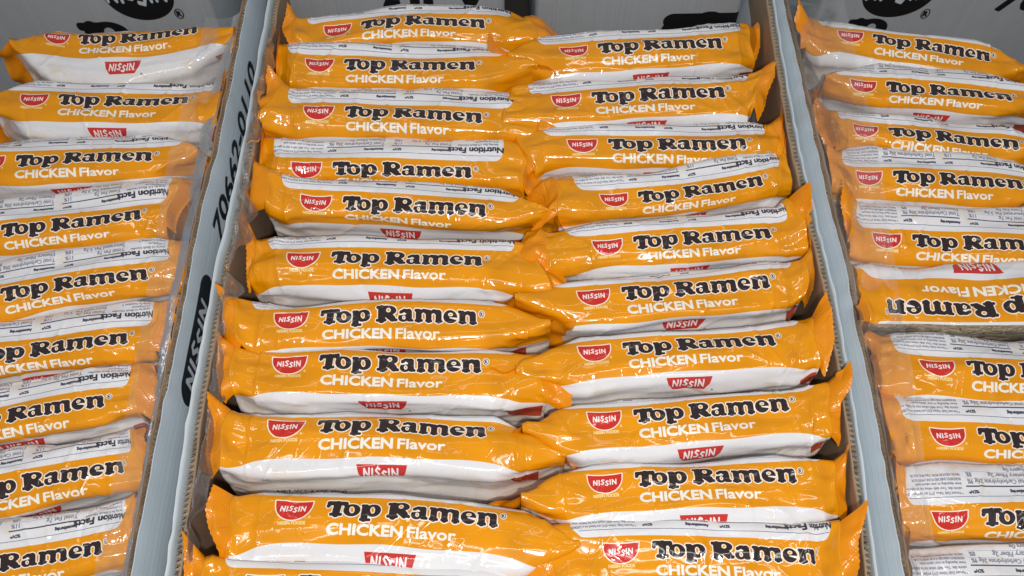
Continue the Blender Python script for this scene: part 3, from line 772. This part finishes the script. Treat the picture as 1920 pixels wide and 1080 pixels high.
def noodle_mat():
    m = board_material("dry_noodle", (.60, .48, .30), .16, 300, rough=.5); return m
M_NOOD = noodle_mat()
def noodles(root, k, base, ty, drop):
    rng = np.random.default_rng(77); V = []; F = []; n0 = 0
    hw, y1, z1 = 5.4, 1.12, -.80
    def tube(P, r, ns=6):
        nonlocal n0
        T = np.gradient(P, axis=0); T /= np.linalg.norm(T, axis=1)[:, None] + 1e-9
        A = np.cross(T, (0.31, .2, .93)); A /= np.linalg.norm(A, axis=1)[:, None] + 1e-9; B = np.cross(T, A)
        an = np.linspace(0, 2 * math.pi, ns + 1)
        V.append((P[:, None] + r * (np.cos(an)[None, :, None] * A[:, None] + np.sin(an)[None, :, None] * B[:, None])).reshape(-1, 3))
        F.append(grid_faces(len(P), ns + 1) + n0); n0 += len(P) * (ns + 1)
    for n in range(150):
        L = rng.uniform(1.2, 4.5); t = np.linspace(-L / 2, L / 2, int(L * 18)); cx = rng.uniform(-hw + L / 2, hw - L / 2); ph, p2 = rng.random(2) * 6.3; fr = rng.uniform(4, 8); am = rng.uniform(.06, .2)
        if n < 95:
            zc = z1 - 3.2 * rng.random() ** 1.3; tl = rng.normal() * .12
            P = np.stack([cx + t + .1 * np.sin(2 * fr * t + p2), y1 - .10 * rng.random() + .06 * np.sin(fr * .8 * t + p2), zc + tl * t + am * np.sin(fr * t + ph)], 1)
        else:
            yc = rng.uniform(-1.0, y1 - .15); tl = rng.normal() * .12
            P = np.stack([cx + t + .1 * np.sin(2 * fr * t + p2), yc + tl * t * .5 + am * np.sin(fr * t + ph), z1 + .1 - .08 * rng.random() + .04 * np.sin(fr * t)], 1)
        tube(P, rng.uniform(.055, .075))
    q = np.array([(sx * hw, sy, sz) for sx in (-1, 1) for sy, sz in ((-1.0, z1), (y1 - .12, z1), (y1 - .12, -4.6), (-1.0, -4.6))])
    V.append(q); F.append(np.array([(0, 1, 5, 4), (1, 2, 6, 5), (2, 3, 7, 6), (3, 0, 4, 7), (0, 3, 2, 1), (4, 5, 6, 7)]) + n0)
    V = np.concatenate(V) + np.array((LEN / 2 - 7.44, 0, 0)); V = (V - np.array((0, ty, drop - base))) * (k * CM)
    o = mesh_obj("noodle_block", V, np.concatenate(F), M_NOOD, root)

PACKS = []
G1, G2, G3 = "noodle packs in the middle tray", "noodle packs in the left tray", "noodle packs in the right tray"
E = dict
def column(rows, group, seed0, ends):
    pts = [((at(r[0][0], r[0][1]) + at(r[0][2], r[0][3])) / 2).y * 100 for r in rows]
    for i, (T, ds, label, kw) in enumerate(rows):
        g = []
        if i: g.append(pts[i - 1] - pts[i])
        if i < len(rows) - 1: g.append(pts[i] - pts[i + 1])
        kw = dict(kw); kw.setdefault('thick', min(max(sum(g) / len(g) * .97, 2.5), 3.35))
        e = list(ends)
        for j, c in enumerate(kw.pop('e', '..')):
            if c != '.': e[j] = dict(f='flat', t='taper', b='blunt')[c]
        if group == G1: kw.setdefault('cut', (.25, -1.0 if e[1] == 'taper' else -.4) if ends[0] == 'blunt' else (-1.0 if e[0] == 'taper' else -.4, .5))
        if group == G2: kw.setdefault('right', E(fin=.5, lift=.15))
        if group == G3: kw.setdefault('left', E(fin=.55))
        pack(label, T, seed0 + i, ds=ds - .3, group=group, ends=e, **kw)

column([
 ((675, 40, 910, 39), .98, "rearmost orange noodle pack in the middle tray's left column, drooping to the right", E(sag=.25, bow=-.25, e='.f')),
 ((643, 120, 892, 121), 0.95, "noodle pack just in front of the rearmost one in the middle tray's left column", E()),
 ((645, 212, 905, 217), 1.15, "third noodle pack from the back, middle tray's left column, wide nutrition strip above it", E(e='.f', left=E(rise=.6, lift=1.2))),
 ((622, 315, 885, 320), 1.50, "sunken noodle pack whose dark title is half folded away, middle tray's left column", E(ztop=-.5, e='.f')),
 ((640, 380, 912, 397), 1.10, "tilted noodle pack just in front of the sunken pack with the half folded title", E(left=E(lift=.9))),
 ((620, 482, 905, 487), 0.78, "noodle pack with a red emblem tip under its white band, middle tray's left column", E(e='.f', left=E(lift=.9))),
 ((600, 596, 895, 594), .55, "noodle pack with thin white band and pointed right end, fifth from left column's front", E()),
 ((597, 683, 903, 682), 0.25, "noodle pack whose broad crumpled right seal lies over its neighbour, middle tray's left column", E(e='.f')),
 ((592, 800, 913, 805), 0.05, "noodle pack with wide white band and whole red emblem, third from left column's front", E(left=E(lift=.8))),
 ((610, 950, 935, 968), -0.05, "noodle pack sloping down to the right, second from the front in the left column", E(bow=-.2)),
 ((557, 1096, 890, 1108), .40, "noodle pack cut off by the photo's bottom edge beside the left wall", E(left=E(lift=1.4, rise=.4))),
], G1, 10, ('blunt', 'taper'))
column([
 ((1120, 95, 1355, 78), .80, "bowed noodle pack in front of the carton with the big letter T", E(bow=.25)),
 ((1108, 182, 1360, 170), 0.70, "smooth noodle pack just in front of the bowed one below the letter T", E(e='f.')),
 ((1140, 272, 1398, 262), 0.95, "third noodle pack from the back in the middle tray's right column", E(bow=.15, e='f.')),
 ((1195, 362, 1432, 338), 1.20, "noodle pack with large left flap, fourth from the back in the right column", E(e='f.', right=E(lift=.9))),
 ((1187, 455, 1445, 435), 0.95, "fifth noodle pack from the back in the middle tray's right column", E(e='f.', right=E(lift=.9))),
 ((1165, 552, 1443, 528), 0.60, "fifth noodle pack from the front in the middle tray's right column", E()),
 ((1168, 657, 1452, 632), 0.28, "noodle pack with a straight shiny front edge, fourth from the right column's front", E()),
 ((1187, 775, 1480, 757), 0.22, "third noodle pack from the front in the middle tray's right column", E()),
 ((1190, 895, 1492, 885), 0.12, "noodle pack with long pointed left tip, second from the right column's front", E(left=E(taper=3.2, yo=.3), right=E(lift=.9))),
 ((1222, 1035, 1535, 1035), .60, "frontmost noodle pack of the right column, cut by the photo's bottom edge", E(cut=(-.4, 1.5), e='f.')),
 ], G1, 30, ('taper', 'blunt'))
column([
 ((145, 78, 370, 66), -0.35, "sagging noodle pack in front of the carton with the big letter R", E(bow=1.2, thick=3.5)),
 ((108, 188, 355, 183), .55, "noodle pack with whole bowl emblem in view, second from the left tray's back", E(cut=(0, .5), e='.b')),
 ((28, 303, 285, 290), 1.05, "third noodle pack from the back in the left tray, emblem cut by the photo's edge", E()),
 ((0, 435, 265, 402), 1.35, "fourth noodle pack from the back in the left tray, with a bent square seal", E(cut=(0, .8), bow=.2, e='.f')),
 ((0, 555, 275, 508), 1.30, "noodle pack with its title starting right at the photo's left edge, mid left tray", E(cut=(0, .8), ztop=-.1, e='.f')),
 ((-48, 672, 240, 627), 1.30, "left tray noodle pack level with the dark oval emblem on the wall", E(cut=(0, 1.0), e='.f')),
 ((-93, 800, 196, 752), 1.25, "third noodle pack from the front in the left tray, beside the wall", E(cut=(0, .8), e='.f')),
 ((-69, 925, 232, 870), 1.10, "second noodle pack from the front in the left tray, with long white glare streaks", E(cut=(0, 1.5), e='.f')),
 ((-117, 1070, 190, 1020), 1.20, "frontmost noodle pack in the left tray, bottom left corner of the photo", E(cut=(0, 1.1), e='.f')),
], G2, 50, ('taper', 'taper'))
column([
 ((1643, 72, 1852, 97), .45, "rearmost noodle pack in the right tray, below the black oval on the carton", E(bow=-.1, left=E(cut=(.2, 0), lift=.9))),
 ((1662, 160, 1895, 180), 1.10, "second noodle pack from the back in the right tray, with a knotted left end", E(cut=(.5, 0), e='t.')),
 ((1665, 243, 1910, 266), 1.00, "third noodle pack from the back in the right tray, square upper left corner", E(cut=(1.0, 0))),
 ((1672, 330, 1918, 342), 1.15, "fourth noodle pack from the back in the right tray", E(cut=(.9, 0))),
 ((1712, 450, 1979, 458), 1.35, "noodle pack just behind the upside-down one in the right tray", E(cut=(.8, 0))),
 ((1988, 572, 1659, 575), -.10, "upside-down noodle pack with bare noodles showing under clear film", E(cut=(0, 1.5), window=True, ztop=.3, thick=3.9, e='.b')),
 ((1809, 690, 2095, 700), 1.10, "noodle pack with a square gridded seal, just in front of the upside-down pack", E(cut=(.1, 0), thick=3.7, e='f.')),
 ((1835, 815, 2140, 818), 1.30, "third noodle pack from the front in the right tray", E(cut=(.1, 0))),
 ((1840, 972, 2150, 975), 1.55, "second noodle pack from the front in the right tray, wide nutrition panel above its title", E(cut=(.4, 0))),
 ((1850, 1120, 2170, 1125), 1.5, "noodle pack cut by the photo's bottom edge in the right tray, mostly nutrition panel", E(cut=(.5, 0))),
], G3, 70, ('blunt', 'taper'))

# ------------------------------------------------------------------ stretched and torn clear film
def film(label, A, B, za, zb, seed, sag=.004, na=160, nb=26, ragged=.0, crumple=1.0, fine=0.0, mat=None):
    rng = np.random.default_rng(seed)
    pa = resample([tuple(at(x, y, za)[:2]) for x, y in A], na)[0]; pb = resample([tuple(at(x, y, zb)[:2]) for x, y in B], na)[0]
    q = np.linspace(0, 1, nb)[None, :, None]
    if ragged: q = q * (1 + ragged * smooth_field(rng, na, 2, 1, 1, .012, .01)[:, :1, None])
    P = np.zeros((na, nb, 3)); P[..., :2] = pa[:, None] * (1 - q) + pb[:, None] * q
    qq = q[..., 0]
    P[..., 2] = za * (1 - qq) + zb * qq - sag * np.sin(math.pi * np.clip(qq, 0, 1)) + crumple * .0009 * smooth_field(rng, na, nb, .33, .05, .02, .008) + crumple * .0007 * np.abs(smooth_field(rng, na, nb, .33, .05, .010, .012)) + fine * smooth_field(rng, na, nb, .33, .02, .0026, .0022)
    c = P.reshape(-1, 3).mean(0)
    o = mesh_obj("clear_film", P.reshape(-1, 3) - c, grid_faces(na, nb), mat or M_WRAPFILM); o.location = c
    o['label'] = label; o['category'] = "plastic film"; o['group'] = "clear film over the trays"
    return o
film("clear plastic film stretched from the left tray's wall onto its packs", [(450, 20), (392, 285), (335, 560), (283, 815), (236, 1080)], [(385, 30), (318, 285), (275, 560), (228, 815), (175, 1080)], .001, .003, 1)
film("torn crinkled clear film along the middle tray's left wall", [(505, 60), (470, 260), (436, 470), (395, 720), (345, 1060)], [(520, 62), (490, 262), (462, 472), (419, 722), (368, 1060)], .004, -.003, 2, sag=-.004, nb=30, ragged=.3, crumple=2.5, na=420, fine=.0009, mat=M_TORN)
film("clear plastic film stretched from the right tray's wall onto its packs", [(1470, 2), (1530, 260), (1588, 500), (1606, 580), (1648, 780), (1704, 1080)], [(1580, 2), (1640, 260), (1680, 500), (1690, 580), (1720, 780), (1760, 1080)], .002, .004, 3, sag=.002)
